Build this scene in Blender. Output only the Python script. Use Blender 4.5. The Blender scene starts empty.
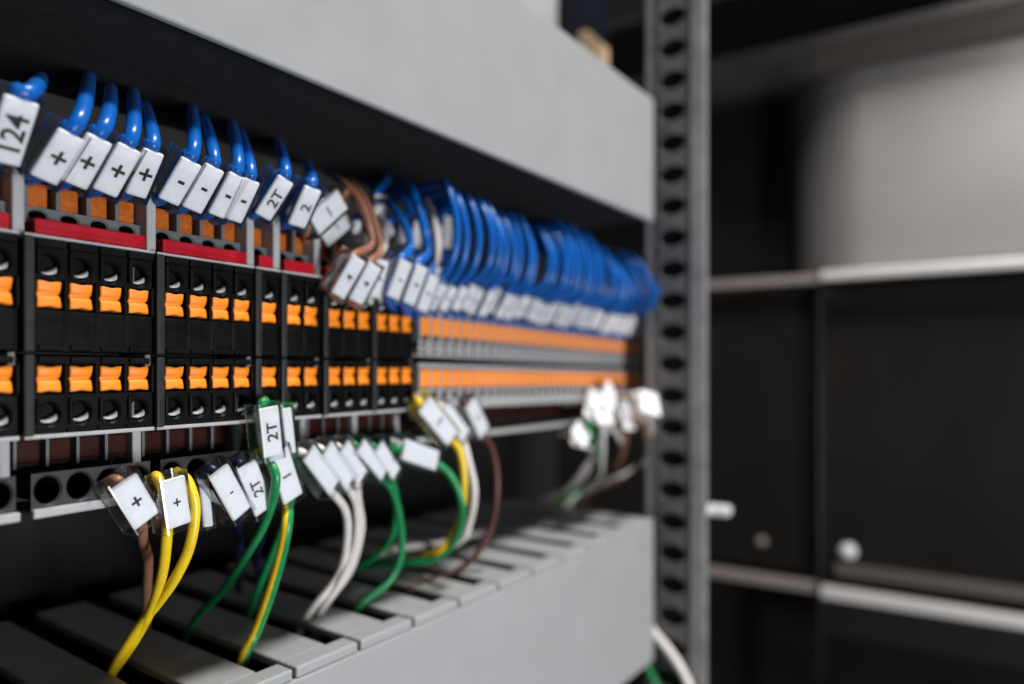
import bpy, bmesh, math, random
from mathutils import Vector, Matrix
random.seed(7)
S = 0.001                                # everything below is measured in millimetres
sc = bpy.context.scene
COL = sc.collection
# ------------------------------------------------------------------ camera, world, lights
TH = math.radians(32.0); CT, ST = math.cos(TH), math.sin(TH)
F = 700.0; HX, HY = 512.0, 370.0         # focal length in pixels, optical centre column, horizon row
D = 130.9                                # distance from the camera to the front of the terminal row
cam_d = bpy.data.cameras.new('camera'); cam = bpy.data.objects.new('camera', cam_d); COL.objects.link(cam)
sc.camera = cam
cam_d.sensor_width = 36; cam_d.lens = F/1024*36
cam_d.shift_y = (HY-342)/1024
cam.rotation_euler = (math.radians(90), 0, TH - math.radians(90))
cam_d.clip_start = 0.005; cam_d.clip_end = 20
cam_d.dof.use_dof = True; cam_d.dof.focus_distance = 0.136; cam_d.dof.aperture_fstop = 6.6
cam_d.dof.aperture_blades = 0

w = bpy.data.worlds.new('World'); sc.world = w; w.use_nodes = True
bg = w.node_tree.nodes['Background']; bg.inputs[0].default_value = (0.80, 0.88, 1.0, 1); bg.inputs[1].default_value = 0.04
sc.view_settings.view_transform = 'Standard'; sc.view_settings.look = 'None'
sc.view_settings.exposure = 0.0; sc.view_settings.gamma = 1

def area(name, loc, target, size, power, col):
    l = bpy.data.lights.new(name, 'AREA'); l.shape = 'RECTANGLE'; l.size = size[0]*S; l.size_y = size[1]*S
    l.energy = power; l.color = col
    o = bpy.data.objects.new(name, l); COL.objects.link(o); o.location = Vector(loc)*S
    o.rotation_euler = (Vector(target)-Vector(loc)).to_track_quat('-Z', 'Y').to_euler()
    return o
area('key_lamp', (230, -90, 720), (190, 130, -20), (240, 130), 8.6, (1.0, 0.985, 0.96))
area('front_lamp', (80, -460, -130), (180, 140, 10), (120, 230), 3.7, (0.96, 0.975, 1.0))
area('added_panel_lamp', (450, -190, 340), (600, -150, 190), (200, 120), 0.42, (1.0, 0.95, 0.91))  # added light for the panel gradient; no lamp stands there

# ------------------------------------------------------------------ pixel helpers (points on real planes)
def P(px, py, Y):
    k = (px-HX)/F
    X = Y*(CT + k*ST)/(ST - k*CT)
    dep = X*CT + Y*ST
    return Vector((X, Y, (HY-py)*dep/F))
def Pz(px, py, z):
    dep = z*F/(HY-py); lat = (px-HX)/F*dep
    return Vector((dep*CT + lat*ST, dep*ST - lat*CT, z))
def PX(px, py, X):
    k = (px-HX)/F
    Y = X*(ST - k*CT)/(CT + k*ST)
    dep = X*CT + Y*ST
    return Vector((X, Y, (HY-py)*dep/F))

# ------------------------------------------------------------------ materials
def mat(name, col, rough=0.5, metal=0.0, var=0.08, scale=300, bump=0.05, bscale=2500, spec=0.5, rvar=0.1, trans=0.0, coat=0.0, alpha=None, sss=0):
    m = bpy.data.materials.new(name); m.use_nodes = True
    nt = m.node_tree; b = nt.nodes['Principled BSDF']
    tc = nt.nodes.new('ShaderNodeTexCoord')
    n = nt.nodes.new('ShaderNodeTexNoise'); n.inputs['Scale'].default_value = scale; n.inputs['Detail'].default_value = 5
    nt.links.new(tc.outputs['Object'], n.inputs['Vector'])
    r = nt.nodes.new('ShaderNodeMapRange'); r.inputs[1].default_value = .3; r.inputs[2].default_value = .7
    r.inputs[3].default_value = 1-var; r.inputs[4].default_value = 1+var
    nt.links.new(n.outputs['Fac'], r.inputs[0])
    mx = nt.nodes.new('ShaderNodeVectorMath'); mx.operation = 'SCALE'
    mx.inputs[0].default_value = col; nt.links.new(r.outputs[0], mx.inputs['Scale'])
    nt.links.new(mx.outputs[0], b.inputs['Base Color'])
    r2 = nt.nodes.new('ShaderNodeMapRange'); r2.inputs[1].default_value = .3; r2.inputs[2].default_value = .7
    r2.inputs[3].default_value = max(0, rough-rvar); r2.inputs[4].default_value = min(1, rough+rvar)
    nt.links.new(n.outputs['Fac'], r2.inputs[0]); nt.links.new(r2.outputs[0], b.inputs['Roughness'])
    b.inputs['Metallic'].default_value = metal; b.inputs['Specular IOR Level'].default_value = spec
    b.inputs['Coat Weight'].default_value = coat
    if sss:
        b.inputs['Subsurface Weight'].default_value = sss; b.inputs['Subsurface Scale'].default_value = 0.0006
    if bump:
        n2 = nt.nodes.new('ShaderNodeTexNoise'); n2.inputs['Scale'].default_value = bscale
        nt.links.new(tc.outputs['Object'], n2.inputs['Vector'])
        bp = nt.nodes.new('ShaderNodeBump'); bp.inputs['Strength'].default_value = bump; bp.inputs['Distance'].default_value = 0.0001
        nt.links.new(n2.outputs['Fac'], bp.inputs['Height']); nt.links.new(bp.outputs[0], b.inputs['Normal'])
    return m
M = {}
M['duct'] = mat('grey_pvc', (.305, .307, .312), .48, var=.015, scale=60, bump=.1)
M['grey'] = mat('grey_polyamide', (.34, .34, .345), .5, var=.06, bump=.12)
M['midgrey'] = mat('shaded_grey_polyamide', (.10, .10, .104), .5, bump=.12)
M['black'] = mat('black_polyamide', (.0045, .0045, .0047), .42, var=.2, bump=.2, rvar=.08, spec=.07)
M['charcoal'] = mat('charcoal_polyamide', (.020, .020, .0215), .45, spec=.2, var=.15, bump=.15)
M['hole'] = mat('dark_entry', (.006, .006, .006), .7, spec=.1)
M['orange'] = mat('orange_lever', (.92, .25, .008), .52, var=.05, bump=.1)
M['amber'] = mat('dark_orange_release', (.36, .085, .007), .5, spec=.2, var=.25, scale=900, bump=.1)
M['rust'] = mat('deep_red_release', (.028, .005, .003), .5, spec=.1, var=.25, scale=900)
M['red'] = mat('red_bridge', (.38, .004, .016), .45, var=.06, spec=.25)
M['metal'] = mat('tinned_metal', (.62, .62, .64), .28, metal=.9, rvar=.1)
M['dimgrey'] = mat('deep_shaded_polyamide', (.03, .03, .031), .5, spec=.2)  # darker copy of the grey: shade around the lower entry holes
M['lip'] = mat('pale_contact_plastic', (.42, .42, .43), .35, bump=.05)
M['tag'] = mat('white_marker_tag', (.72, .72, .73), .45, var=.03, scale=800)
M['lit_tag'] = mat('lit_marker_tag', (.84, .84, .85), .42, var=.03, scale=800)  # tag white lightened to stand for light on the lower tags
M['ink'] = mat('black_print', (.012, .012, .014), .6)
M['blue'] = mat('blue_insulation', (.003, .098, .40), .30, var=.08, scale=200, rvar=.05, spec=.38)
M['navy'] = mat('navy_insulation', (.003, .006, .028), .38)
M['yellow'] = mat('yellow_insulation', (.82, .56, .012), .38)
M['green'] = mat('green_insulation', (.008, .22, .065), .38)
M['white'] = mat('white_insulation', (.70, .66, .63), .4)
M['brown'] = mat('brown_insulation', (.26, .115, .07), .4)
M['maroon'] = mat('dark_brown_insulation', (.085, .028, .02), .4)
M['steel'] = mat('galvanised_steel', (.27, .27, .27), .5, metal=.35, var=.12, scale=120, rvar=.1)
M['steeldark'] = mat('shaded_galvanised_steel', (.125, .127, .127), .55, metal=.3, var=.15, scale=120)  # darker copy of the steel; puts the post web's shade into colour
M['panel'] = mat('dark_cabinet_paint', (.012, .0105, .0095), .38, var=.1, scale=10, bump=0, spec=.35)
M['cavity'] = mat('dark_plate_and_slot_shade', (.014, .014, .014), .6, var=.1, scale=20, bump=0, spec=.2)
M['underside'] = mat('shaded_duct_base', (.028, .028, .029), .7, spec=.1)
M['trim'] = mat('dark_brown_trim', (.075, .065, .06), .5, bump=0)
M['gloss'] = mat('glossy_dark_panel', (.012, .0105, .0095), .22, var=.1, scale=10, bump=0, rvar=.06)  # brown tint stands in for a warm reflection on the panel
M['alu'] = mat('satin_aluminium_sheet', (.40, .375, .365), .47, metal=.75, var=.015, rvar=.03, scale=9, bump=0)
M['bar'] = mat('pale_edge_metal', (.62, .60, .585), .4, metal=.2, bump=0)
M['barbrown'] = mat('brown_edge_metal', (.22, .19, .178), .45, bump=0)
M['tan'] = mat('tan_board', (.60, .42, .25), .7)
M['navybox'] = mat('navy_enclosure', (.003, .004, .008), .5, spec=.1)
# clear sleeve
m = bpy.data.materials.new('clear_plastic'); m.use_nodes = True; nt = m.node_tree
for n in list(nt.nodes): nt.nodes.remove(n)
out = nt.nodes.new('ShaderNodeOutputMaterial'); mixn = nt.nodes.new('ShaderNodeMixShader')
tr = nt.nodes.new('ShaderNodeBsdfTransparent'); tr.inputs[0].default_value = (.93, .945, .96, 1)
gl = nt.nodes.new('ShaderNodeBsdfGlossy'); gl.inputs['Roughness'].default_value = .2
fr = nt.nodes.new('ShaderNodeFresnel'); fr.inputs[0].default_value = 1.55
ad = nt.nodes.new('ShaderNodeMath'); ad.operation = 'ADD'; ad.inputs[1].default_value = .05
nt.links.new(fr.outputs[0], ad.inputs[0]); nt.links.new(ad.outputs[0], mixn.inputs[0])
nt.links.new(tr.outputs[0], mixn.inputs[1]); nt.links.new(gl.outputs[0], mixn.inputs[2]); nt.links.new(mixn.outputs[0], out.inputs[0])
M['clear'] = m

# ------------------------------------------------------------------ mesh helpers
def thing(name, label, cat, loc=(0, 0, 0), rotz=0, group=None):
    o = bpy.data.objects.new(name, None); COL.objects.link(o); o.empty_display_size = .005
    o.location = Vector(loc)*S; o.rotation_euler = (0, 0, rotz)
    o['label'] = label; o['category'] = cat
    if group: o['group'] = group
    return o
def obj(name, bm, mats, parent=None, smooth=False, world=False):
    """link bm (mm) as one mesh; world=True: bm is in world mm, moved into the frame of its top-level thing"""
    if not isinstance(mats, (list, tuple)): mats = [mats]
    if world and parent is not None:
        r = parent
        while r.parent: r = r.parent
        mi = Matrix.Rotation(-r.rotation_euler[2], 4, 'Z') @ Matrix.Translation(-Vector(r.location)/S)
        bmesh.ops.transform(bm, matrix=mi, verts=bm.verts)
    bmesh.ops.scale(bm, vec=(S, S, S), verts=bm.verts)
    me = bpy.data.meshes.new(name); bm.to_mesh(me); bm.free()
    for mm in mats: me.materials.append(M[mm] if isinstance(mm, str) else mm)
    if smooth:
        for p in me.polygons: p.use_smooth = True
    o = bpy.data.objects.new(name, me); COL.objects.link(o)
    if parent is not None: o.parent = parent
    return o
def copy_tree(o, parent=None):
    c = o.copy(); COL.objects.link(c)
    if parent is not None: c.parent = parent
    for ch in list(o.children): copy_tree(ch, c)
    return c
def tag(o, label, cat, group=None):
    o['label'] = label; o['category'] = cat
    if group: o['group'] = group
def box(bm, x0, x1, y0, y1, z0, z1, bev=0, mi=0, seg=2):
    t = bmesh.new()
    vs = [t.verts.new(v) for v in ((x0,y0,z0),(x1,y0,z0),(x1,y1,z0),(x0,y1,z0),(x0,y0,z1),(x1,y0,z1),(x1,y1,z1),(x0,y1,z1))]
    for f in ((3,2,1,0),(4,5,6,7),(0,1,5,4),(1,2,6,5),(2,3,7,6),(3,0,4,7)): t.faces.new([vs[i] for i in f])
    if bev: bmesh.ops.bevel(t, geom=t.edges[:], offset=bev, segments=seg, affect='EDGES', profile=.5)
    for f in t.faces: f.material_index = mi
    merge(bm, t)
def merge(bm, t, mtx=None):
    if mtx is not None: bmesh.ops.transform(t, matrix=mtx, verts=t.verts)
    mp = {v: bm.verts.new(v.co) for v in t.verts}
    for f in t.faces:
        try:
            nf = bm.faces.new([mp[v] for v in f.verts]); nf.material_index = f.material_index; nf.smooth = f.smooth
        except ValueError: pass
    t.free()
def cell_hole(bm, x0, x1, z0, z1, cx, cz, rx, rz, yf, depth, mi=0, mih=1, n=24, ch=.35):
    """rectangular face in the plane y=yf with an elliptical funnel into +y"""
    def rect(a):
        c, s = math.cos(a), math.sin(a)
        tx = ((x1-cx)/c if c > 0 else (x0-cx)/c) if abs(c) > 1e-6 else 1e9
        tz = ((z1-cz)/s if s > 0 else (z0-cz)/s) if abs(s) > 1e-6 else 1e9
        t = min(tx, tz); return (cx+c*t, cz+s*t)
    A = sorted(set([2*math.pi*i/n for i in range(n)] + [math.atan2(z-cz, x-cx) % (2*math.pi) for x in (x0, x1) for z in (z0, z1)]))
    rings = [[], [], [], []]
    for a in A:
        c, s = math.cos(a), math.sin(a)
        p = rect(a)
        rings[0].append(bm.verts.new((p[0], yf, p[1])))
        rings[1].append(bm.verts.new((cx+c*rx, yf, cz+s*rz)))
        rings[2].append(bm.verts.new((cx+c*(rx-ch), yf+ch, cz+s*(rz-ch))))
        rings[3].append(bm.verts.new((cx+c*(rx-ch)*.9, yf+depth, cz+s*(rz-ch)*.9)))
    N = len(A)
    for k in range(3):
        for i in range(N):
            j = (i+1) % N
            f = bm.faces.new((rings[k][j], rings[k][i], rings[k+1][i], rings[k+1][j]))
            f.material_index = mi if k < 2 else mih
    f = bm.faces.new(rings[3][::-1]); f.material_index = mih
def catmull(pts, n=8):
    pts = [Vector(p) for p in pts]
    if len(pts) < 3: return pts
    q = [2*pts[0]-pts[1]] + pts + [2*pts[-1]-pts[-2]]
    o = []
    for i in range(1, len(q)-2):
        a, b, c, d = q[i-1:i+3]
        for k in range(n):
            t = k/n
            o.append(.5*((2*b)+(c-a)*t+(2*a-5*b+4*c-d)*t*t+(3*b-a-3*c+d)*t**3))
    o.append(pts[-1]); return o
def tube(pts, r, n=14, seg=18, stripe=False, cap=True):
    """swept round tube; stripe=True gives a second material on part of the section"""
    bm = bmesh.new(); c = catmull(pts, n)
    up = Vector((0, 0, 1)); t0 = (c[1]-c[0]).normalized()
    u = t0.cross(up)
    if u.length < .1: u = t0.cross(Vector((0, 1, 0)))
    u.normalize(); rings = []
    for i, p in enumerate(c):
        t = (c[min(i+1, len(c)-1)]-c[max(i-1, 0)]).normalized()
        u = (u - t*u.dot(t)).normalized(); v = t.cross(u)
        rings.append([bm.verts.new(p + (u*math.cos(a)+v*math.sin(a))*r) for a in [2*math.pi*k/seg for k in range(seg)]])
    for i in range(len(rings)-1):
        for k in range(seg):
            j = (k+1) % seg
            f = bm.faces.new((rings[i][k], rings[i][j], rings[i+1][j], rings[i+1][k])); f.smooth = True
            if stripe:
                tw = (k + int(stripe)) % seg
                f.material_index = 1 if tw < seg*.42 else 0
    if cap:
        bm.faces.new(rings[0][::-1]); bm.faces.new(rings[-1])
    return bm
_tc = {}
def text_geo(s):
    if s in _tc: return _tc[s]
    cu = bpy.data.curves.new('print', 'FONT'); cu.body = s; cu.align_x = 'CENTER'; cu.align_y = 'CENTER'; cu.size = 1; cu.resolution_u = 4; cu.offset = .018
    o = bpy.data.objects.new('print', cu); COL.objects.link(o); bpy.context.view_layer.update()
    dg = bpy.context.evaluated_depsgraph_get(); me = o.evaluated_get(dg).to_mesh()
    g = ([v.co.copy() for v in me.vertices], [list(p.vertices) for p in me.polygons])
    o.evaluated_get(dg).to_mesh_clear(); bpy.data.objects.remove(o); bpy.data.curves.remove(cu)
    if g[0]:
        xs = [v.x for v in g[0]]; ys = [v.y for v in g[0]]
        c = Vector(((min(xs)+max(xs))/2, (min(ys)+max(ys))/2, 0)); g = ([v-c for v in g[0]], g[1])
    _tc[s] = g; return g

# ------------------------------------------------------------------ wires with markers
def frame(b, t, roll=0):
    """origin at the middle of the marker; columns: width, outward normal, axis"""
    a = (t-b).normalized(); wv = Vector((1, 0, 0)); wv = (wv - a*wv.dot(a)).normalized()
    n = wv.cross(a)                      # towards -Y = the viewer
    if n.y > 0: n = -n
    if roll:
        R = Matrix.Rotation(roll, 3, a); wv = R @ wv; n = R @ n
    m = Matrix((( wv.x, n.x, a.x, 0), (wv.y, n.y, a.y, 0), (wv.z, n.z, a.z, 0), (0, 0, 0, 1)))
    m.translation = (b+t)/2; return m
def marker(root, b, t, tm='lit_tag', width=4.6, text='', tsize=3.0, roll=0, sleeve=True, deep=4.2, over=.9, ink_off=0, tag_on=True):
    m = frame(b, t, roll); L = (t-b).length
    def place(tmp):
        bmesh.ops.transform(tmp, matrix=m, verts=tmp.verts)
        bmesh.ops.recalc_face_normals(tmp, faces=tmp.faces[:])
    tg = None
    if tag_on:
        bm = bmesh.new(); box(bm, -width/2, width/2, -.5, .5, -L/2, L/2, .45, 0, 3)
        place(bm)
        if text:
            g = text_geo(text); vs = []
            plus = text in '+-'
            for v in g[0]:
                q = Vector((-v.y*tsize, .53, v.x*tsize+ink_off)) if not plus else Vector((v.x*tsize, .53, v.y*tsize))
                vs.append(bm.verts.new(m @ q))
            for f in g[1]:
                nf = bm.faces.new([vs[i] for i in f]); nf.material_index = 1
        tg = obj('wire_marker', bm, [tm, 'ink'], root, world=True)
    if sleeve:
        bm = bmesh.new(); W = width/2+.6; Ls = L/2+over
        # thin-walled rectangular sleeve, open at both ends: outer skin and end rims
        ring = []
        cr = .6
        prof = []
        for cx, cy, a0 in ((W-cr, .75-cr, 0), (-W+cr, .75-cr, 90), (-W+cr, -deep+cr, 180), (W-cr, -deep+cr, 270)):
            for k in range(4):
                a = math.radians(a0 + k*30); prof.append((cx+cr*math.cos(a), cy+cr*math.sin(a)))
        zs = (-Ls, Ls)
        R = [[bm.verts.new((x, y, z)) for x, y in prof] for z in zs]
        Ri = [[bm.verts.new((x*.88, (y+deep/2-.37)*.86-deep/2+.37, z)) for x, y in prof] for z in zs]
        n = len(prof)
        for i in range(n):
            j = (i+1) % n
            bm.faces.new((R[0][i], R[0][j], R[1][j], R[1][i]))
            bm.faces.new((R[0][j], R[0][i], Ri[0][i], Ri[0][j]))
            bm.faces.new((R[1][i], R[1][j], Ri[1][j], Ri[1][i]))
        place(bm)
        obj('sleeve', bm, 'clear', tg if tg else root, world=True)
    return m
def wire(name, label, cat, mats, before, b, t, after, r=1.15, group=None, stripe=False, deep=2.2, **kw):
    """before: points from the terminal to the marker foot; after: points beyond the marker top"""
    root = thing(name, label, cat, (before[0] if before else b), 0, group)
    m = frame(b, t, kw.get('roll', 0)); n = Vector((m[0][1], m[1][1], m[2][1]))
    bb, tt = b - n*deep, t - n*deep
    pts = list(before) + [bb, (bb+tt)/2, tt] + list(after)
    obj('insulation', tube(pts, r, stripe=stripe), mats, root, world=True)
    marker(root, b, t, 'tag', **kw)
    return root

# ------------------------------------------------------------------ the setting
def slab(name, x0, x1, y0, y1, z0, z1, mt, label, cat, bev=0):
    r = thing(name, label, cat, (x0, y0, z0))
    return r
bm = bmesh.new(); box(bm, -150, 420, D+95, D+98, -260, 300)
o = obj('mounting_plate', bm, 'cavity'); tag(o, 'dark mounting plate deep behind the terminal rows and the wire ducts', 'plate')

# ------------------------------------------------------------------ wire ducts
YAW = -math.radians(3.4)
def duct_lower():
    r = thing('wire_duct', 'lower light grey wire duct with wires dropping into its open slots', 'wire duct', (85, 122, -65), YAW)
    L0, L1 = -150, 208
    bm = bmesh.new()
    box(bm, L0, L1, 0, 1.8, -62, -2.6, .5)                  # front wall
    obj('front_cover', bm, 'duct', r)
    bm = bmesh.new(); box(bm, L0, L1, 84, 86, -62, -3); box(bm, L0, L1, 1.85, 84, -62, -60); box(bm, L0, L1, 1.85, 2.6, -60, -4); obj('channel', bm, 'cavity', r)  # grey channel coloured dark to deepen the shadow inside the slots
    # slotted top
    bm = bmesh.new(); x = 102-85-18.7*8
    edges = []
    while x < L1-6: edges.append(x); x += 18.7
    prev = L0
    for e in edges + [L1]:
        s0, s1 = prev, e-3.4
        if e == L1: s1 = L1
        if s1-s0 > 2:
            box(bm, s0, s1, 5.6, 86, -2.2, 0, .55, 0, 3)                          # finger
        prev = e+2.9
    # continuous lip, nicked beside the end of every slot
    prev = L0
    for e in edges + [L1]:
        s1 = e+1.9 if e != L1 else L1
        box(bm, prev, s1, .2, 5.55, -2.6, -.05, .5, 0, 3)
        prev = e+2.9
    obj('slotted_top', bm, 'duct', r)
duct_lower()
def duct_upper():
    r = thing('wire_duct', 'upper plain light grey wire duct running diagonally above the blue wires', 'wire duct', (85, 122, 64.8), YAW)
    L0, L1 = -150, 208
    bm = bmesh.new(); box(bm, L0, L1, 0, 2, 0, 53.5, .5)
    box(bm, L0, L1, 2, 6, 49.5, 53.2, .3)
    obj('front_cover', bm, 'duct', r)
    bm = bmesh.new(); box(bm, L0, L1, 2.2, 60, 1.2, 3.0, .2)
    box(bm, L0, L1, 58, 60, 5.2, 51)
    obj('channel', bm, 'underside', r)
duct_upper()

# ------------------------------------------------------------------ mounting post at the end of the rows
def post():
    X = 303.0
    r = thing('mounting_post', 'upright grey steel cabinet post with a column of dark square holes', 'post', (X, 105, -260))
    y = [PX(p, 370, X).y for p in (645, 657, 690, 706)]
    z0, z1 = -260, 300
    k = 31.6*(X*CT + (y[1]+y[2])/2*ST)/F
    yc0, yc1 = y[2]+1.0, y[1]-.4
    # perforated web: strips between the holes
    bm = bmesh.new()
    box(bm, X, X+2, y[2]+.2, yc0+.6, z0, z1)
    box(bm, X, X+2, yc1-.2, y[1]-.1, z0, z1)
    zc = PX(675, 16, X).z - 40*k
    z = zc
    prev = z0
    while z < z1:
        h = 7.6/2
        t = bmesh.new()
        cell_hole(t, yc0+.4, yc1, z-k/2, z+k/2, (yc0+yc1)/2+.3, z, (yc1-yc0)/2-.4, 4.3, 0, 1.6, 0, 1, 20, .25)
        # plane of the cell turned so that it faces -X
        bmesh.ops.transform(t, matrix=Matrix(((0, 1, 0, X), (1, 0, 0, 0), (0, 0, 1, 0), (0, 0, 0, 1))), verts=t.verts)
        merge(bm, t)
        z += k
    bmesh.ops.recalc_face_normals(bm, faces=bm.faces[:])
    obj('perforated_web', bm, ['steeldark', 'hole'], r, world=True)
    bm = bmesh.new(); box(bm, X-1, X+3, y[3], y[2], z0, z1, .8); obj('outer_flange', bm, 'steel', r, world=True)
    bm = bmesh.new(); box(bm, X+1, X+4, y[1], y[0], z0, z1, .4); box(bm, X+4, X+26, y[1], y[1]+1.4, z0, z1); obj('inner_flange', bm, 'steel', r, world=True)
    # small pale bracket beyond the post
    q = PX(722, 509, X+70)
    bm = bmesh.new(); box(bm, X+62, X+70, q.y-5.5, q.y+7, q.z-2.6, q.z+2.6, 1.6); box(bm, X+30, X+66, q.y+4, q.y+7, q.z-2, q.z+2, .5)
    b = obj('clip', bm, 'tag', r, world=True)
post()

# ------------------------------------------------------------------ background cabinet beyond the post
def background():
    X = 600.0
    r = thing('cabinet_wall', 'dark blurred cabinet wall beyond the perforated post', 'cabinet wall', (X+14, 60, -400))
    bm = bmesh.new(); box(bm, X+74, X+78, -420, 420, -420, 420); obj('back_sheet', bm, 'panel', r, world=True)
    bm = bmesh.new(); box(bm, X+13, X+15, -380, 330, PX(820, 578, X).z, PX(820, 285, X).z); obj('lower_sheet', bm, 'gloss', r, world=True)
    def at(px, py, dx=0): return PX(px, py, X+dx)
    # aluminium window panel, set in a frame
    a = at(832, 74); b = at(832, 272)
    w_ = thing('door_panel', 'bright satin metal panel in the upper right of the background', 'panel', (X, a.y, b.z))
    # satin sheet whose left edge rolls back into the cabinet
    bm = bmesh.new(); prof = [(X+4, -330), (X+4, a.y-24)]
    R0 = 62.0
    for k in range(1, 15):
        an = math.radians(84*k/14); prof.append((X+4+R0*(1-math.cos(an)), a.y-24+R0*math.sin(an)))
    lo = [bm.verts.new((p[0], p[1], b.z-3)) for p in prof]; hi = [bm.verts.new((p[0], p[1], a.z+2)) for p in prof]
    for k in range(len(prof)-1): bm.faces.new((lo[k], hi[k], hi[k+1], lo[k+1])).smooth = True
    bmesh.ops.recalc_face_normals(bm, faces=bm.faces[:])
    t = bmesh.new(); box(t, X+5.2, X+6.4, -330, a.y-25, b.z-3, a.z+2); merge(bm, t)
    obj('sheet', bm, 'alu', w_, world=True)
    bm = bmesh.new(); box(bm, X-4, X+10, -330, a.y+14, a.z+2.2, a.z+24, 1.5); obj('top_trim', bm, 'trim', w_, world=True)
    # shelf edges: upper
    u = at(712, 284)
    e = thing('frame_bar', 'long pale horizontal bar below the bright background panel', 'bar', (X-8, u.y, u.z))
    yj = at(820, 280).y
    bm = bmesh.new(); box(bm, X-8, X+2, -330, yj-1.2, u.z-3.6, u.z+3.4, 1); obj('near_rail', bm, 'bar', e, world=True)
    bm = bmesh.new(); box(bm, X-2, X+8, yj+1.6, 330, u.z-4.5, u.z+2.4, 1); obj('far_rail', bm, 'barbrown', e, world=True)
    l = at(712, 572)
    e = thing('frame_bar', 'long pale horizontal bar near the bottom right of the background', 'bar', (X-8, l.y, l.z))
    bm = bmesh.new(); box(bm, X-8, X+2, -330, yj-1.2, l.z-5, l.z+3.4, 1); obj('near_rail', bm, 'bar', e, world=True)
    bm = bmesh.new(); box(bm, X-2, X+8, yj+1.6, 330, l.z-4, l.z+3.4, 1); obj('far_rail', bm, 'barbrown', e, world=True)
    bm = bmesh.new(); box(bm, X+4, X+12, -330, yj-10, l.z+11, l.z+20, 1); obj('ledge', bm, 'trim', e, world=True)
    bm = bmesh.new(); box(bm, X+6, X+13, -330, yj+2, l.z-38, l.z-8, 3); obj('plinth', bm, 'charcoal', e, world=True)
    # upright divider
    d_ = thing('divider', 'thin dark upright divider in the background panel wall', 'divider', (X-4, yj, -400))
    bm = bmesh.new(); box(bm, X-2, X+12, yj-1, yj+1.5, -400, b.z-8, 1); obj('divider_bar', bm, 'panel', d_, world=True)
    for px, py, rr, mt, lab in ((848, 552, 5, 'tag', 'bright round bolt head on the dark background wall'), (761, 542, 3.4, 'barbrown', 'dim round bolt head on the dark background wall, nearer the post')):
        q = at(px, py, 8)
        bt = thing('bolt', lab, 'bolt', (X+8, q.y, q.z))
        t = bmesh.new(); bmesh.ops.create_uvsphere(t, u_segments=20, v_segments=12, radius=rr)
        bmesh.ops.scale(t, vec=(.55, 1, 1), verts=t.verts)
        for f in t.faces: f.smooth = True
        obj('bolt_head', t, mt, bt)
        t = bmesh.new(); bmesh.ops.create_cone(t, cap_ends=True, segments=24, radius1=rr*1.25, radius2=rr*1.25, depth=1.2)
        bmesh.ops.rotate(t, matrix=Matrix.Rotation(math.radians(90), 3, 'Y'), verts=t.verts)
        bmesh.ops.translate(t, vec=(3, 0, 0), verts=t.verts); obj('washer', t, mt, bt)
    # dark side skirt of the cabinet above
    bm = bmesh.new(); box(bm, X-60, X+43, -330, 330, a.z+52, a.z+58); o = obj('ceiling_ledge', bm, 'panel'); tag(o, 'dark ledge along the top of the background cabinet', 'ledge')
background()

# things above the upper duct
def above():
    q = P(538, 8, 175)
    bm = bmesh.new(); t0 = P(500, 30, 178); t1 = P(559, 30, 178)
    box(bm, t0.x, t1.x, 178, 200, 110, 260, 1.5)
    o = obj('relay_module', bm, 'grey'); tag(o, 'pale grey module standing just above the upper duct', 'module')
    a = P(562, 30, 185); b = P(609, 30, 185)
    bm = bmesh.new(); box(bm, a.x, b.x, 185, 215, 134, 300, 1); o = obj('navy_enclosure', bm, 'navybox'); tag(o, 'very dark navy enclosure above the upper duct', 'enclosure')
    a = P(588, 60, 160); b = P(609, 49, 160)
    bm = bmesh.new(); box(bm, a.x, b.x, 160, 166, 100, b.z, .5); o = obj('wood_block', bm, 'tan'); tag(o, 'small tan block peeking over the upper duct', 'block')
above()

# ------------------------------------------------------------------ DIN rail
r = thing('mounting_rail', 'steel mounting rail carrying the terminal blocks', 'rail', (20, D+40, 0))
bm = bmesh.new(); box(bm, 10, 345, D+38, D+40, -17, 17, .3); obj('rail_web', bm, 'steeldark', r, world=True)

# ------------------------------------------------------------------ orange lever
def lever(w_, h, d=1.5, n=10):
    bm = bmesh.new(); g = []
    for i in range(n+1):
        v = -1 + 2*i/n; row = []
        for j in range(n+1):
            u = -1 + 2*j/n
            hw = w_/2*(1 - .05*(1-min(1, abs(v)*1.25)**2))
            x = u*hw
            z = v*h/2*(1 - .10*math.exp(-(u/.42)**2)*abs(v))
            y = -d*(.70 + .30*min(1, abs(v)/.55)) - .25*math.cos(u*1.5) + (.5 if abs(v) < .12 else 0)
            row.append(bm.verts.new((x, y, z)))
        g.append(row)
    for i in range(n):
        for j in range(n):
            f = bm.faces.new((g[i][j], g[i][j+1], g[i+1][j+1], g[i+1][j])); f.smooth = True
    # skirt back to the pocket floor
    rim = [g[0][j] for j in range(n+1)] + [g[i][n] for i in range(1, n+1)] + [g[n][j] for j in range(n-1, -1, -1)] + [g[i][0] for i in range(n-1, 0, -1)]
    bk = [bm.verts.new((v.co.x, .6, v.co.z)) for v in rim]
    for i in range(len(rim)):
        j = (i+1) % len(rim); bm.faces.new((rim[j], rim[i], bk[i], bk[j]))
    bmesh.ops.recalc_face_normals(bm, faces=bm.faces[:])
    return bm
def shared(name, bm, mats, smooth=False):
    if not isinstance(mats, (list, tuple)): mats = [mats]
    bmesh.ops.scale(bm, vec=(S, S, S), verts=bm.verts); me = bpy.data.meshes.new(name); bm.to_mesh(me); bm.free()
    for mm in mats: me.materials.append(M[mm])
    if smooth:
        for p in me.polygons: p.use_smooth = True
    return me
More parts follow.
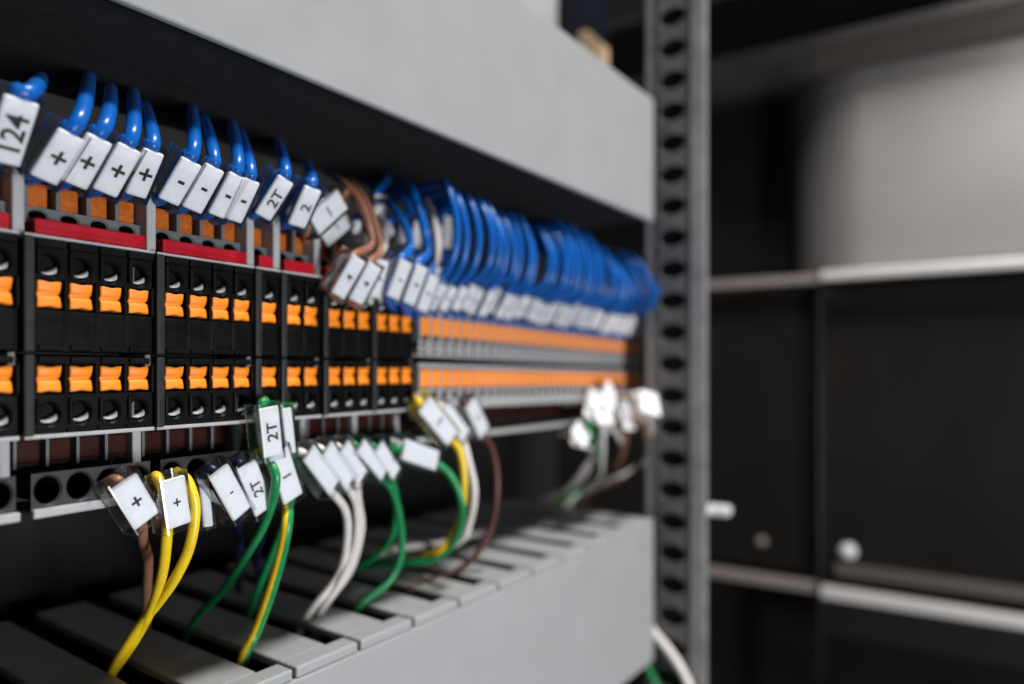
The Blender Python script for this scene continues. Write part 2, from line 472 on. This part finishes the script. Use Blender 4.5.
def inst(name, me, parent, loc):
    o = bpy.data.objects.new(name, me); COL.objects.link(o); o.parent = parent; o.location = Vector(loc)*S; return o
LEVER = shared('lever', lever(3.8, 4.5, 1.1), 'orange')
def crescent(rx=1.85, th=1.5, flip=1):
    bm = bmesh.new(); n = 14; A = []; B = []
    for i in range(n+1):
        t = i/n; a = math.radians(-150 + 165*t)
        k = math.sin(math.pi*t)**.8*(.55+.45*t)
        o_ = Vector((math.cos(a)*rx, 0, math.sin(a)*rx*.82)); i_ = o_*(1-th/rx*k) if k > .02 else o_*.97
        A.append((bm.verts.new((o_.x, -.1, o_.z)))); B.append(bm.verts.new((i_.x, .9, i_.z)))
    C_ = [bm.verts.new((v.co.x, 1.6, v.co.z)) for v in A]
    for i in range(n):
        f = bm.faces.new((A[i], A[i+1], B[i+1], B[i])); f.smooth = True
        bm.faces.new((A[i+1], A[i], C_[i], C_[i+1])); bm.faces.new((B[i], B[i+1], C_[i+1], C_[i]))
    bmesh.ops.recalc_face_normals(bm, faces=bm.faces[:])
    return bm
CRES = shared('contact_lip', crescent(), 'lip')
def column():                            # pale inner wall seen through the last entry of a plug
    bm = bmesh.new(); box(bm, -.55, .55, -.15, 1.2, -1.9, 1.9, .25); return bm
COLM = shared('inner_wall', column(), 'midgrey')

PITCH = 5.2
def plug(xs, upper, label):
    X0, X1 = xs[0]-PITCH/2, xs[-1]+PITCH/2
    r = thing('plug_connector', label, 'connector', (X0, D, 3 if upper else -11), 0, 'black plug connectors with orange levers')
    zt, zb = (22.4, 3.2) if upper else (2.4, -10.9)
    bm = bmesh.new()
    if upper: hz0, hz1, bz, hc = 15.5, 21.7, 13.0, 17.9
    else:     hz0, hz1, bz, hc = -10.3, -4.2, -1.55, -7.6
    for i, x in enumerate(xs):
        a, b = x-PITCH/2, x+PITCH/2
        cell_hole(bm, a, b, hz0, hz1, x, hc, 1.95, 2.2 if upper else 2.3, D, 7, 0, 1)
        # ribs either side of the lever pocket
        if upper:
            box(bm, a+.15, b-.15, D-.1, D+1.2, 4.0, 10.2, .35)
            box(bm, a+.7, b-.7, D-.5, D+.6, 3.3, 4.2, .25)
            # hood over the entry, split per pole
            box(bm, a+.12, b-.12, D-1.1, D+2.5, 20.9, 22.4, .45)
            box(bm, a+.3, a+1.15, D-.9, D+.2, 16.2, 20.9, .4)
        else:
            box(bm, a+.7, b-.7, D-.55, D+.6, 1.1, 2.3, .25)
            box(bm, a+.12, b-.12, D-.5, D+2.0, -10.9, -10.2, .25)
            box(bm, a+.3, a+1.0, D-.7, D+.2, -9.4, -4.8, .35)
        box(bm, a-.28, a+.28, D-.35, D+3, bz-2.7, bz+2.7, .15)
    box(bm, X1-.28, X1+.28, D-.35, D+3, bz-2.7, bz+2.7, .15)
    box(bm, X0, X1, D+2.0, D+12, zb+.1, zt-.1)                 # body behind the pockets
    box(bm, X0, X1, D+.05, D+2.0, (3.25 if upper else -4.4), (10.3 if upper else -4.3), 0)
    if not upper: box(bm, X0, X1, D+.05, D+2.0, 1.1, 2.35)
    else: box(bm, X0, X1, D+.05, D+2.0, 21.7, 22.3)
    bmesh.ops.recalc_face_normals(bm, faces=bm.faces[:])
    body = obj('body', bm, ['black', 'hole'], r, world=True)
    # end cheek on the left side
    bm = bmesh.new(); box(bm, X0-1.75, X0-.1, D-1.2, D+12, zb-.2, zt+.15, .35); obj('end_cheek', bm, 'charcoal', r, world=True)
    # pale strip along the outer rim, standing for light caught on the black lip
    bm = bmesh.new()
    if upper: box(bm, X0-1.6, X1, D-1.0, D+1.5, zt+.03, zt+.5, .15)
    else: box(bm, X0-1.6, X1, D-.9, D+1.5, zb-.75, zb-.05, .15)
    obj('rim', bm, 'grey', r, world=True)
    loc = lambda x, y, z: (x-X0, y-D, z-(3 if upper else -11))
    for i, x in enumerate(xs):
        inst('lever', LEVER, r, loc(x, D+1.2, bz))
        inst('contact_lip', CRES, r, loc(x, D+.55, hc))
        if i == len(xs)-1:
            inst('inner_wall', COLM, r, loc(x-.9, D+.9, hc+.5))
    if upper and len(xs) > 1:
        bm = bmesh.new(); box(bm, X1-1.5, X1-.4, D-.2, D+.8, 2.9-2.2, 3.0, .2); obj('latch', bm, 'midgrey', r, world=True)

def module(xs, label, bright=True):
    """grey multi-level block the plugs sit on: shows above and below the plugs"""
    X0, X1 = xs[0]-PITCH/2, xs[-1]+PITCH/2
    r = thing('terminal_module', label, 'terminal block', (X0, D+20, 0), 0, 'grey terminal modules behind the black plugs')
    bm = bmesh.new()
    box(bm, X0, X1+.8, D+13, D+37, -23, 32)
    for x in xs:
        a, b = x-PITCH/2, x+PITCH/2
        cell_hole(bm, a, b, 25.6, 28.4, x, 27.0, 1.75, 1.2, D+4, 7, 0, 1)
        box(bm, a, a+.8, D+3.4, D+12, 28.4, 34, .15)
        cell_hole(bm, a, b, -24, -17.6, x, -20.7, 2.42, 2.75, D+.6, 9, 3 if bright else 2, 1)
        box(bm, a, a+.6, D+7, D+12.9, -17.5, -11.5, .1)
    box(bm, X0, X1, D+8.5, D+13, 28, 34); box(bm, X0, X1, D+9.5, D+12.9, -17.5, -11.4, 0, 2)
    box(bm, X0, X1, D+1.2, D+13, -24.6, -24.05, .1)
    bmesh.ops.recalc_face_normals(bm, faces=bm.faces[:])
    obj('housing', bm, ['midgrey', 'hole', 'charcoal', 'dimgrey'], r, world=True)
    bm = bmesh.new(); box(bm, X0, X1+.4, D-.4, D+1.2, -25.2, -23.6, .3); obj('foot_edge', bm, 'grey' if bright else 'charcoal', r, world=True)
    for x in xs:
        bm = bmesh.new(); box(bm, x-1.75, x+2.1, D+5.2, D+8.5, 28.3, 32.9, .35); obj('release', bm, 'amber', r, world=True)
        bm = bmesh.new(); box(bm, x-1.9, x+1.9, D+7.4, D+9.5, -16.6, -12.4, .35); obj('release', bm, 'rust', r, world=True)
    bm = bmesh.new(); box(bm, X0+.8, X1-.6, D+1.0, D+5, 22.9, 26.0, .3)
    box(bm, X0+1.2, X1-1, D+.8, D+2, 24.2, 24.5, .1); obj('bridge_strip', bm, 'red', r, world=True)
    # separator plate at the far end of the module
    xp = X1+.9
    bm = bmesh.new()
    box(bm, xp-1.0, xp+.9, D+1.5, D+37, 22.2, 37, .35)
    obj('end_plate', bm, 'grey', r, world=True)
    bm = bmesh.new(); box(bm, xp-1.0, xp+.8, D+6.5, D+37, -19.5, -11.2, .3); obj('end_plate', bm, 'grey', r, world=True)

G = [([5.5+5.2*q for q in range(10)], 'one cut off by the left edge', 10),  # unseen poles on the left added to shade the lower duct
     ([59.8, 65.0, 70.2, 75.4], 'nearest whole four-pole one', 4),
     ([82.7, 87.9, 93.1, 98.3], 'four-pole one right of the nearest whole one', 4),
     ([105.5], 'narrow single-pole one', 1),
     ([112.6, 117.8], 'two-pole one', 2),
     ([125.4, 130.6, 135.8], 'three-pole one right of the two-pole one', 3),
     ([142.6, 147.8, 153.0], 'three-pole one touching the grey blocks', 3)]
for xs, what, n in G:
    plug(xs, True, 'black plug in the upper row, ' + what)
    plug(xs, False, 'black plug in the lower row, ' + what)
    module(xs, 'grey module behind the black plugs, ' + what, xs[0] < 60)

# ------------------------------------------------------------------ row of grey terminal blocks
ORD = ['first','second','third','fourth','fifth','sixth','seventh','eighth','ninth','tenth','eleventh','twelfth','thirteenth','fourteenth','fifteenth','sixteenth','seventeenth','eighteenth','nineteenth','twentieth','twenty-first','twenty-second','twenty-third','twenty-fourth','twenty-fifth','twenty-sixth','twenty-seventh','twenty-eighth','twenty-ninth','thirtieth','thirty-first','thirty-second','thirty-third']
GP = 5.08; GX = 160.8
def gslope(X): return -.013*(X-GX)
def grey_block():
    r = thing('terminal_block', '', 'terminal block', (GX, D, 0), 0, 'slim grey terminal blocks in the blurred row')
    h = GP/2-.12
    bm = bmesh.new()
    # upper tier, from the lever down
    box(bm, -h, -h+.8, -.3, 14, 8.6, 16.4, .15); box(bm, h-.5, h, -.3, 14, 8.6, 16.4, .12)
    cell_hole(bm, -h, h, 6.4, 8.6, 0, 7.5, 1.0, .8, .1, 5, 0, 1, 14, .15)
    cell_hole(bm, -h, h, 4.2, 6.4, 0, 5.3, .9, .75, .1, 5, 0, 1, 14, .15)
    box(bm, -h, h, 5.2, 14, 4.2, 17.5)
    box(bm, -h, h, .1, 5, 16.5, 17.4, .2)
    # lower tier
    box(bm, -h, h, .1, 14, 0.6, 2.0, .2)
    box(bm, -h, -h+.6, -.3, 14, -5.6, .6, .15); box(bm, h-.4, h, -.3, 14, -5.6, .6, .12)
    cell_hole(bm, -h, h, -9.4, -5.6, 0, -7.4, 1.55, 1.35, .1, 6, 0, 1, 16, .15)
    box(bm, -h, h, 6.2, 14, -11.4, .5); 
    box(bm, -h, h, 9.5, 14, -19.5, -11.5, 0, 2)
    box(bm, -h, h, -.9, 6, -11.8, -9.5, .3)
    box(bm, -h, h, .6, 14, -21.6, -20.0, .3)
    bmesh.ops.recalc_face_normals(bm, faces=bm.faces[:])
    obj('housing', bm, ['grey', 'hole', 'charcoal'], r)
    bm = bmesh.new(); box(bm, -1.75, 1.95, -.6, 5, 10.2, 15.6, .4); obj('lever', bm, 'orange', r)
    bm = bmesh.new(); box(bm, -1.9, 2.1, -.6, 5, -5.0, .1, .4); obj('lever', bm, 'orange', r)
    bm = bmesh.new(); box(bm, -1.6, 1.6, 8.4, 9.5, -17.5, -13, .3); obj('release', bm, 'rust', r)
    return r
g0 = grey_block()
for i in range(33):
    o = g0 if i == 0 else copy_tree(g0)
    X = GX + GP*i
    o.location = Vector((X, D, gslope(X)))*S
    o['label'] = ORD[i] + ' slim grey terminal block counting away from the black plugs'
bm = bmesh.new(); box(bm, GX-3, GX+GP*33, D+2, D+12, -1.6, .2)
bmesh.ops.rotate(bm, cent=(GX, D, 0), matrix=Matrix.Rotation(.013, 3, 'Y'), verts=bm.verts)
bmesh.ops.translate(bm, vec=(0, 3, 3.2), verts=bm.verts)
o = obj('gap_shade', bm, 'black'); tag(o, 'long black strip for the shaded gap between the two orange lever rows of the grey blocks', 'strip')  # black strip stands for the shade in the gap between tiers

# ------------------------------------------------------------------ blue wires of the far row
sizes = [2, 3, 2, 3, 3, 4, 3, 4, 4, 5]; grp = []
for gi, n in enumerate(sizes):
    sh = (random.uniform(-1.6, 1.6), random.uniform(-1.2, 1.8), random.uniform(-2, 2))
    grp += [(sh, k-(n-1)/2) for k in range(n)]
for i in range(33):
    X = GX + GP*i; g = gslope(X); j = lambda a: random.uniform(-a, a)
    lean = j(.6)
    b = Vector((X-1+j(.7), D-3+j(.8), 18.4+g+j(1.0))); t = b + Vector((lean+1.2, -3.6+j(.7), 7.4+j(.6)))
    k = i/32
    top = 51 + j(2.0) - 5*k*k
    (gs, gb, gt), pos = grp[i]
    bul = 12.3 + j(.9) + gb
    sx = 1.2 + j(1.0) + gs - pos*.9
    top += gt*.8
    if X > 280: sx -= (X-280)*.72; bul += min(7, (X-280)*.3)
    aft = [Vector((X+sx*.3, D-bul*.86, 31+g)), Vector((X+sx*.7, D-bul, 38+g)), Vector((X+sx, D-bul*.9, top*.9+g*.3)),
           Vector((X+sx+2, D-bul*.5, top+2)), Vector((X+sx+9, D+4, top+5)), Vector((X+sx+16, D+22, top+7)), Vector((X+20, D+45, top+14))]
    bef = [Vector((X, D+5, 12+g)), Vector((X, D+1.5, 15.5+g))]
    wire('blue_wire', ORD[i] + ' blue wire of the dense arching row, counting away from the black plugs', 'wire', 'blue', bef, b, t, aft, r=1.18,
         group='blue wires arching out of the grey blocks', width=4.3, text=random.choice(['8', '3', '6', '5', '2']) , tsize=2.4, deep=2.0, sleeve=(i < 20))
# ------------------------------------------------------------------ near blue wires with + and - tags
def up_wire(top, bot, text, label, mt='blue', tip=None, Yb=D-2, Yt=D-7, r=1.32, width=4.6, tsize=3.4, group=None, hole=None, roll=0, sleeve=True, ext=1.0, lean=0, rise=1.0):
    b = P(bot[0], bot[1], Yb); t = P(top[0], top[1], Yt)
    a = (t-b).normalized()
    def Pd(px, py, dep):
        lat = (px-HX)/F*dep; return Vector((dep*CT+lat*ST, dep*ST-lat*CT, (HY-py)*dep/F))
    if tip is None: tip = (top[0]+16, top[1]-44)
    tip = (tip[0]-1, tip[1]+3)
    d0 = t.x*CT + t.y*ST
    vx, vy = tip[0]-top[0], tip[1]-top[1]
    q1 = t + Vector((0, 1.3, 0)) + a*1.2
    aft = [q1, Pd(top[0]+vx*.40+2.2, top[1]+vy*.34, d0+2.5), Pd(top[0]+vx*.76+1.8, top[1]+vy*.70, d0+11), Pd(tip[0], tip[1]+1, d0+32), Pd(tip[0]+1, tip[1]+3, d0+55), Pd(tip[0]+1, tip[1]+8, d0+66)]
    bef = [Vector((b.x+.6, D+14, b.z+1.5)), Vector((b.x+.4, D+8, b.z+1.5))]
    wire('blue_wire' if mt == 'blue' else mt + '_wire', label, 'wire', mt, bef, b, t, aft, r=r, group=group, width=width, text=text, tsize=tsize, roll=roll, sleeve=sleeve, deep=2.2)
GPL = 'blue wires with plus tags'; GMI = 'blue wires with minus tags'
up_wire((22, 99), (2, 163), '124', 'blue wire with a white tag printed 124 at the left edge', tip=(42, 74), tsize=4.6, width=5.0, Yt=D-8)
up_wire((72, 134), (43, 180), '+', 'blue wire with plus tag, first of four from the left', tip=(90, 74), group=GPL, tsize=5.0)
up_wire((100, 138), (73, 185), '+', 'blue wire with plus tag, second of four from the left', tip=(112, 86), group=GPL, tsize=5.0)
up_wire((130, 147), (104, 193), '+', 'blue wire with plus tag, third of four from the left', tip=(134, 90), group=GPL, tsize=5.0)
up_wire((154, 151), (135, 196), '+', 'blue wire with plus tag, rightmost of four', tip=(146, 103), group=GPL, tsize=5.0, width=4.0)
up_wire((192, 161), (168, 202), '-', 'blue wire with minus tag, first of four from the left', tip=(193, 107), group=GMI, tsize=5.0)
up_wire((215, 167), (191, 210), '-', 'blue wire with minus tag, second of four from the left', tip=(205, 116), group=GMI, tsize=5.0)
up_wire((238, 175), (216, 216), '-', 'blue wire with minus tag, third of four from the left', tip=(233, 122), group=GMI, tsize=5.0, width=4.2)
up_wire((252, 180), (233, 221), '-', 'blue wire with minus tag, rightmost and narrowest looking of four', tip=(241, 130), group=GMI, tsize=5.0, width=4.0)
up_wire((286, 179), (262, 217), '2T', 'blue wire with tag printed 2T in the upper row', tip=(279, 140), tsize=3.8)
up_wire((313, 188), (296, 226), '2', 'blue wire with tag printed 2 right of the upper 2T tag', tip=(307, 160), tsize=3.8, width=5.0)
# the crowded middle
def free_wire(name, label, mats, pts, r=1.0, stripe=False, group=None):
    root = thing(name, label, 'wire', pts[0], 0, group)
    obj('insulation', tube(pts, r, stripe=stripe), mats, root, world=True); return root
CL = 'loose tagged wires in the crowded middle'
def cw(name, label, mt, bef, bot, top, aft, Yb, Yt, text='', r=1.0, width=4.6, roll=0, tsize=3.2, sleeve=True, stripe=False, deep=2.0, group=None, tag_on=True):
    """wire from pixel lists: bef/aft entries are (px, py, Y)"""
    wire(name, label, 'wire', mt, [P(*p) for p in bef], P(bot[0], bot[1], Yb), P(top[0], top[1], Yt), [P(*p) for p in aft],
         r=r, width=width, text=text, tsize=tsize, roll=roll, sleeve=sleeve, stripe=stripe, deep=deep, group=group, tag_on=tag_on)
cw('brown_wire', 'brown wire leaving the slanted tag printed 1', 'brown', [(305, 250, D+8), (306, 236, D+3)], (313, 225), (342, 199), [(350, 190, D+2), (358, 200, D+2), (366, 225, D+3), (371, 262, D+5)], D-2, D-2, '1', width=5.6, tsize=3.6)
cw('brown_wire', 'brown wire behind, with the dull tag below the slanted 1 tag', 'brown', [(318, 262, D+10), (318, 245, D+6)], (322, 238), (348, 216), [(345, 190, D+14), (360, 205, D+10), (374, 235, D+8), (378, 268, D+7)], D+3, D+5, '1', width=5.4, tsize=3)
cw('brown_wire', 'thin brown wire arching over the slanted 1 tag', 'brown', [(356, 308, D+6)], (337, 296), (359, 258), [(371, 245, D-3), (368, 222, D-3), (357, 196, D-1), (340, 180, D+5), (325, 172, D+20)], D-5, D-9, '4', width=5.0, tsize=3.0)
cw('brown_wire', 'second thin brown wire arching beside the first, tag printed with two marks', 'brown', [(372, 316, D+6)], (355, 302), (375, 265), [(380, 250, D-3), (375, 224, D-2), (363, 197, D+1), (348, 184, D+8), (335, 178, D+25)], D-5, D-9, '4', width=5.2, tsize=3.0)
cw('white_wire', 'white wire with a tag wedged between the brown pair and the blue pair', 'white', [(380, 318, D+6)], (374, 298), (382, 260), [(384, 246, D), (383, 228, D+6), (380, 214, D+12)], D-3, D-5, '3', width=5, tsize=2.8)
cw('blue_wire', 'bright blue wire rising from the whitest tag of the middle cluster', 'blue', [(400, 320, D+6)], (392, 298), (406, 261), [(410, 248, D-4), (407, 230, D-3), (398, 214, D), (387, 203, D+6), (375, 197, D+20)], D-5, D-8, '1', r=1.2, width=5.2, tsize=2.8)
cw('blue_wire', 'thick bright blue wire left of the white wire in the middle cluster', 'blue', [(416, 325, D+6)], (408, 304), (422, 266), [(427, 252, D-5), (424, 228, D-6), (417, 205, D-3), (411, 190, D+2), (402, 180, D+22)], D-5, D-8, '4', r=1.35, width=5.2, tsize=2.8)
cw('blue_wire', 'blue wire crossing behind the thick bright one', 'blue', [(430, 325, D+6)], (421, 311), (434, 276), [(434, 255, D-2), (424, 224, D), (410, 206, D+3), (396, 194, D+12), (380, 190, D+34)], D-4, D-7, '5', r=1.15, width=5.0, tsize=2.6)
cw('white_wire', 'white wire rising beside the thick bright blue wire', 'white', [(444, 325, D+6)], (436, 302), (441, 268), [(438, 258, D-5), (437, 235, D-5), (432, 214, D-1), (424, 200, D+14)], D-4, D-6, '6', r=1.2, width=5.0, tsize=2.6)
for bot, top, Yv, lab in (((377, 219), (381, 195), D+12, 'upright narrow tag below the tip of the blue wires'), ((357, 243), (361, 221), D+14, 'small tag behind the brown wires'),
                          ((375, 243), (391, 226), D+13, 'slanted tag between brown and blue wires'), ((399, 246), (404, 224), D+14, 'small tag behind the first bright blue wire'),
                          ((414, 247), (420, 222), D+14, 'small tag between the two bright blue wires'), ((431, 250), (438, 224), D+12, 'tag behind the white wire'), ((446, 248), (449, 216), D+16, 'last tag behind the white wire')):
    cw('blue_wire', 'blue wire with a ' + lab, 'blue', [(bot[0]-3, bot[1]+40, Yv+6), (bot[0]-1, bot[1]+14, Yv+3)], bot, top, [(top[0]+6, top[1]-14, Yv+4), (top[0]+2, top[1]-22, Yv+25)], Yv, Yv-2, '', r=1.2, width=5.0, sleeve=False, group=CL)
# ------------------------------------------------------------------ wires of the lower side
def low(name, label, mt, top, bot, pts, Yt=D-3, Yb=D-4, text='', width=4.6, tsize=3.4, roll=0, r=1.05, stripe=False, tag_on=True, pre=None, sleeve=True, end=None, over=.9, group=None):
    if top[0] < 560: Yt = Yb = (Yt+Yb)/2 - 1
    t = P(top[0], top[1], Yt); b = P(bot[0], bot[1], Yb)
    # the wire runs terminal -> marker top -> marker foot -> duct
    endp = Pz(end[0], end[1], -66) if end else None
    n = len(pts); Y0 = Yb+2.5
    out_ = []
    for i, p in enumerate(pts):
        if len(p) == 3: out_.append(P(*p))
        else:
            k = (i+1)/(n+1); ye = endp.y if endp else Y0+8
            out_.append(P(p[0], p[1], Y0 + (ye-Y0)*k**1.6))
    if endp: out_ += [endp, endp + Vector((2, 5, -14)), endp+Vector((8, 8, -30))]
    m = frame(b, t, roll); nn = Vector((m[0][1], m[1][1], m[2][1]))*2.1
    pre = [P(*p) for p in pre] if pre else [Vector((t.x+.3, D+9, t.z-3)), Vector((t.x+.2, D+4, t.z-2.2))]
    path = pre + [t-nn, (t+b)/2-nn, b-nn] + out_
    root = thing(name, label, 'wire', path[0], 0, group)
    obj('insulation', tube(path, r, stripe=stripe), mt, root, world=True)
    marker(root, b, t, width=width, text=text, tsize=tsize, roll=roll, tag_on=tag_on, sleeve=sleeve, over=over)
    return root
low('brown_wire', 'brown wire below the plus tag, leftmost of the lower wires', 'brown', (123, 481), (147, 521), [(143, 540), (148, 560), (147, 590)], text='+', tsize=4, end=(146, 632), width=5.4, r=1.0)
root = free_wire('yellow_wire', 'yellow wire coming out left of the white plus tag', 'yellow', [P(158, 484, D+8), P(155, 478, D+2), P(157, 477, D-2), P(163, 490, D-3.5), P(168, 508, D-4), P(167, 535, D-4), P(163, 570, D-1), P(153, 605, D+6), P(135, 640, D+16), P(110, 676, D+24)], 1.0)
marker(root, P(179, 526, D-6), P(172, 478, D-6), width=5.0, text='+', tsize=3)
root = free_wire('yellow_wire', 'yellow wire bulging out right of the white plus tag', 'yellow', [P(172, 468, D+8), P(179, 474, D-1), P(188, 482, D-5), P(195, 508, D-6), P(190, 545, D-5), P(176, 577, D-2), P(158, 603, D+5), P(140, 625, D+12), P(118, 660, D+20), P(108, 684, D+24)], 1.02)
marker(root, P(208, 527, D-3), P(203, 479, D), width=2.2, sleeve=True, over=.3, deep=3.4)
low('navy_wire', 'dark blue wire hanging under the tilted tag with a small dash', 'navy', (218, 470), (242, 514), [(238, 530), (240, 560)], text='-', tsize=3, end=(238, 590), width=5.0)
low('navy_wire', 'dark blue wire under the tilted 2T tag of the lower side', 'navy', (246, 464), (264, 511), [(262, 530), (256, 560)], text='2T', tsize=3.4, end=(262, 585), width=5.0)
low('green_wire', 'green wire with an upright 2T tag in front of the black plugs', 'green', (268, 407), (273, 456), [(276, 478, D-8), (268, 515, D-4), (250, 550, D+4), (225, 588, D+16)], text='2T', tsize=3.8, end=(190, 628), Yt=D-6, Yb=D-6, width=5.0, r=1.0, pre=[(264, 404, D+1), (265, 401, D-4)])
r_ = low('green_wire', 'second green wire in a clear sleeve, right of the upright 2T tag', 'green', (286, 408), (291, 454), [(293, 480, D-2), (285, 520, D+4)], Yt=D-3, Yb=D-6, width=2.6, r=.9, end=(250, 612))
low('earth_wire', 'yellow and green striped wire dropping into the nearest duct slot', ['yellow', 'green'], (278, 452), (293, 499), [(287, 525, D-7), (280, 560, D-5), (268, 600, D-1), (256, 632, D+4)], text='1', tsize=3.4, end=(243, 662), width=5.6, r=1.25, stripe=10, Yb=D-8)
for k, (tp, bt, pts, en, yy) in enumerate((((308, 452), (334, 487), [(345, 510), (347, 540), (338, 575)], (304, 622), D-5),
                                          ((326, 448), (350, 482), [(356, 505), (355, 545), (338, 585)], (318, 618), D-4),
                                          ((343, 446), (362, 478), [(358, 500), (361, 530), (350, 570)], (322, 612), D-3))):
    low('white_wire', ORD[k] + ' of three white wires side by side, counted from the left', 'white', tp, bt, pts, Yb=yy, text='', width=5.2, r=1.05, roll=.15, end=en, group='three white wires')
low('green_wire', 'green wire left of a close pair below thin clear tags', 'green', (360, 445), (384, 474), [(392, 490), (400, 520), (401, 555), (388, 582)], width=4.4, end=(358, 610), r=1.05, roll=.1)
low('green_wire', 'green wire right of a close pair, passing behind its neighbour', 'green', (378, 446), (396, 474), [(396, 500, D+4), (394, 530, D+8), (380, 552, D+16)], width=4.4, end=(345, 580), r=1.0, roll=.1)
low('green_wire', 'green wire curving from a lone white tag in a wide loop', 'green', (403, 449), (437, 461), [(450, 475, D-8), (461, 500, D-10), (461, 525, D-8), (450, 547, D-3), (430, 560, D+4), (405, 563, D+12), (375, 565, D+24)], width=5.6, end=(345, 572), r=1.1, Yt=D-4, Yb=D-8)
low('yellow_wire', 'yellow wire under the tilted tag, looping beside the green wire', 'yellow', (424, 404), (452, 438), [(459, 450, D-8), (464, 480, D-9), (461, 515, D-7), (450, 540, D-3), (432, 555, D+4)], text='2', tsize=3.2, width=5.8, end=(400, 566), r=1.1, Yb=D-9, Yt=D-4, pre=[(416, 396, D+1), (419, 400, D-2)], roll=-.2)
low('white_wire', 'white wire looping right of the yellow one', 'white', (444, 408), (465, 436), [(468, 460, D-5), (474, 490, D-6), (470, 520, D-4), (458, 542, D+2)], width=4.6, end=(420, 556), r=1.15, roll=-.3)
low('brown_wire', 'dark brown wire swinging down from a small printed tag', 'maroon', (470, 402), (484, 433), [(492, 450, D-6), (497, 485, D-8), (492, 525, D-6), (476, 555, D-2), (450, 575, D+4)], text='3', tsize=3.2, width=6.0, end=(410, 590), r=1.0, Yt=D-3)
free_wire('white_wire', 'pale wire lying across the back of the duct slots', 'white', [Pz(372, 556, -62), Pz(400, 548, -60), Pz(440, 543, -60), Pz(470, 535, -61), Pz(500, 530, -75)], 1.2)
# far cluster by the post
far = [((585, 428), (577, 440), 'white', [(592, 450), (582, 470), (566, 488)], (540, 500)), ((598, 392), (592, 420), 'green', [(597, 448), (600, 470), (590, 485)], (560, 500)),
       ((612, 392), (618, 418), 'white', [(600, 440), (590, 465), (575, 485)], (550, 500)), ((622, 398), (630, 430), 'brown', [(620, 460), (603, 480)], (565, 498)),
       ((636, 396), (642, 418), 'brown', [(645, 430), (643, 455), (630, 475)], (590, 500)), ((648, 392), (652, 414), 'white', [(650, 440), (640, 465)], (585, 495)),
       ((612, 388), (606, 410), 'white', [(622, 445), (612, 470)], (570, 500)), ((596, 398), (606, 424), 'white', [(602, 460), (598, 478)], (575, 498))]
for k, (tp, bt, mt, pts, en) in enumerate(far):
    low(mt+'_wire', ORD[k] + ' wire from the left in the blurred tagged bunch at the post', mt, tp, bt, pts, Yt=D-3-k*.6-(12 if tp[0] > 630 else 0), Yb=D-7-k*.8-(12 if tp[0] > 630 else 0), width=8.5, roll=(.3, -.4, .5, -.2, .4, -.5, .2, -.3)[k], r=1.1, end=en, sleeve=False, group='blurred tagged wires beside the post')
# cables at the foot of the post
free_wire('white_cable', 'thick white cable curving out at the foot of the post', 'white', [P(640, 612, 119), P(655, 634, 111), P(672, 655, 103.4), P(688, 684, 96), P(700, 730, 90.5)], 2.0)
free_wire('green_wire', 'green wire beneath the thick white cable at the foot of the post', 'green', [P(630, 640, 123), P(643, 660, 117), P(658, 690, 110), P(668, 720, 106)], 1.8)
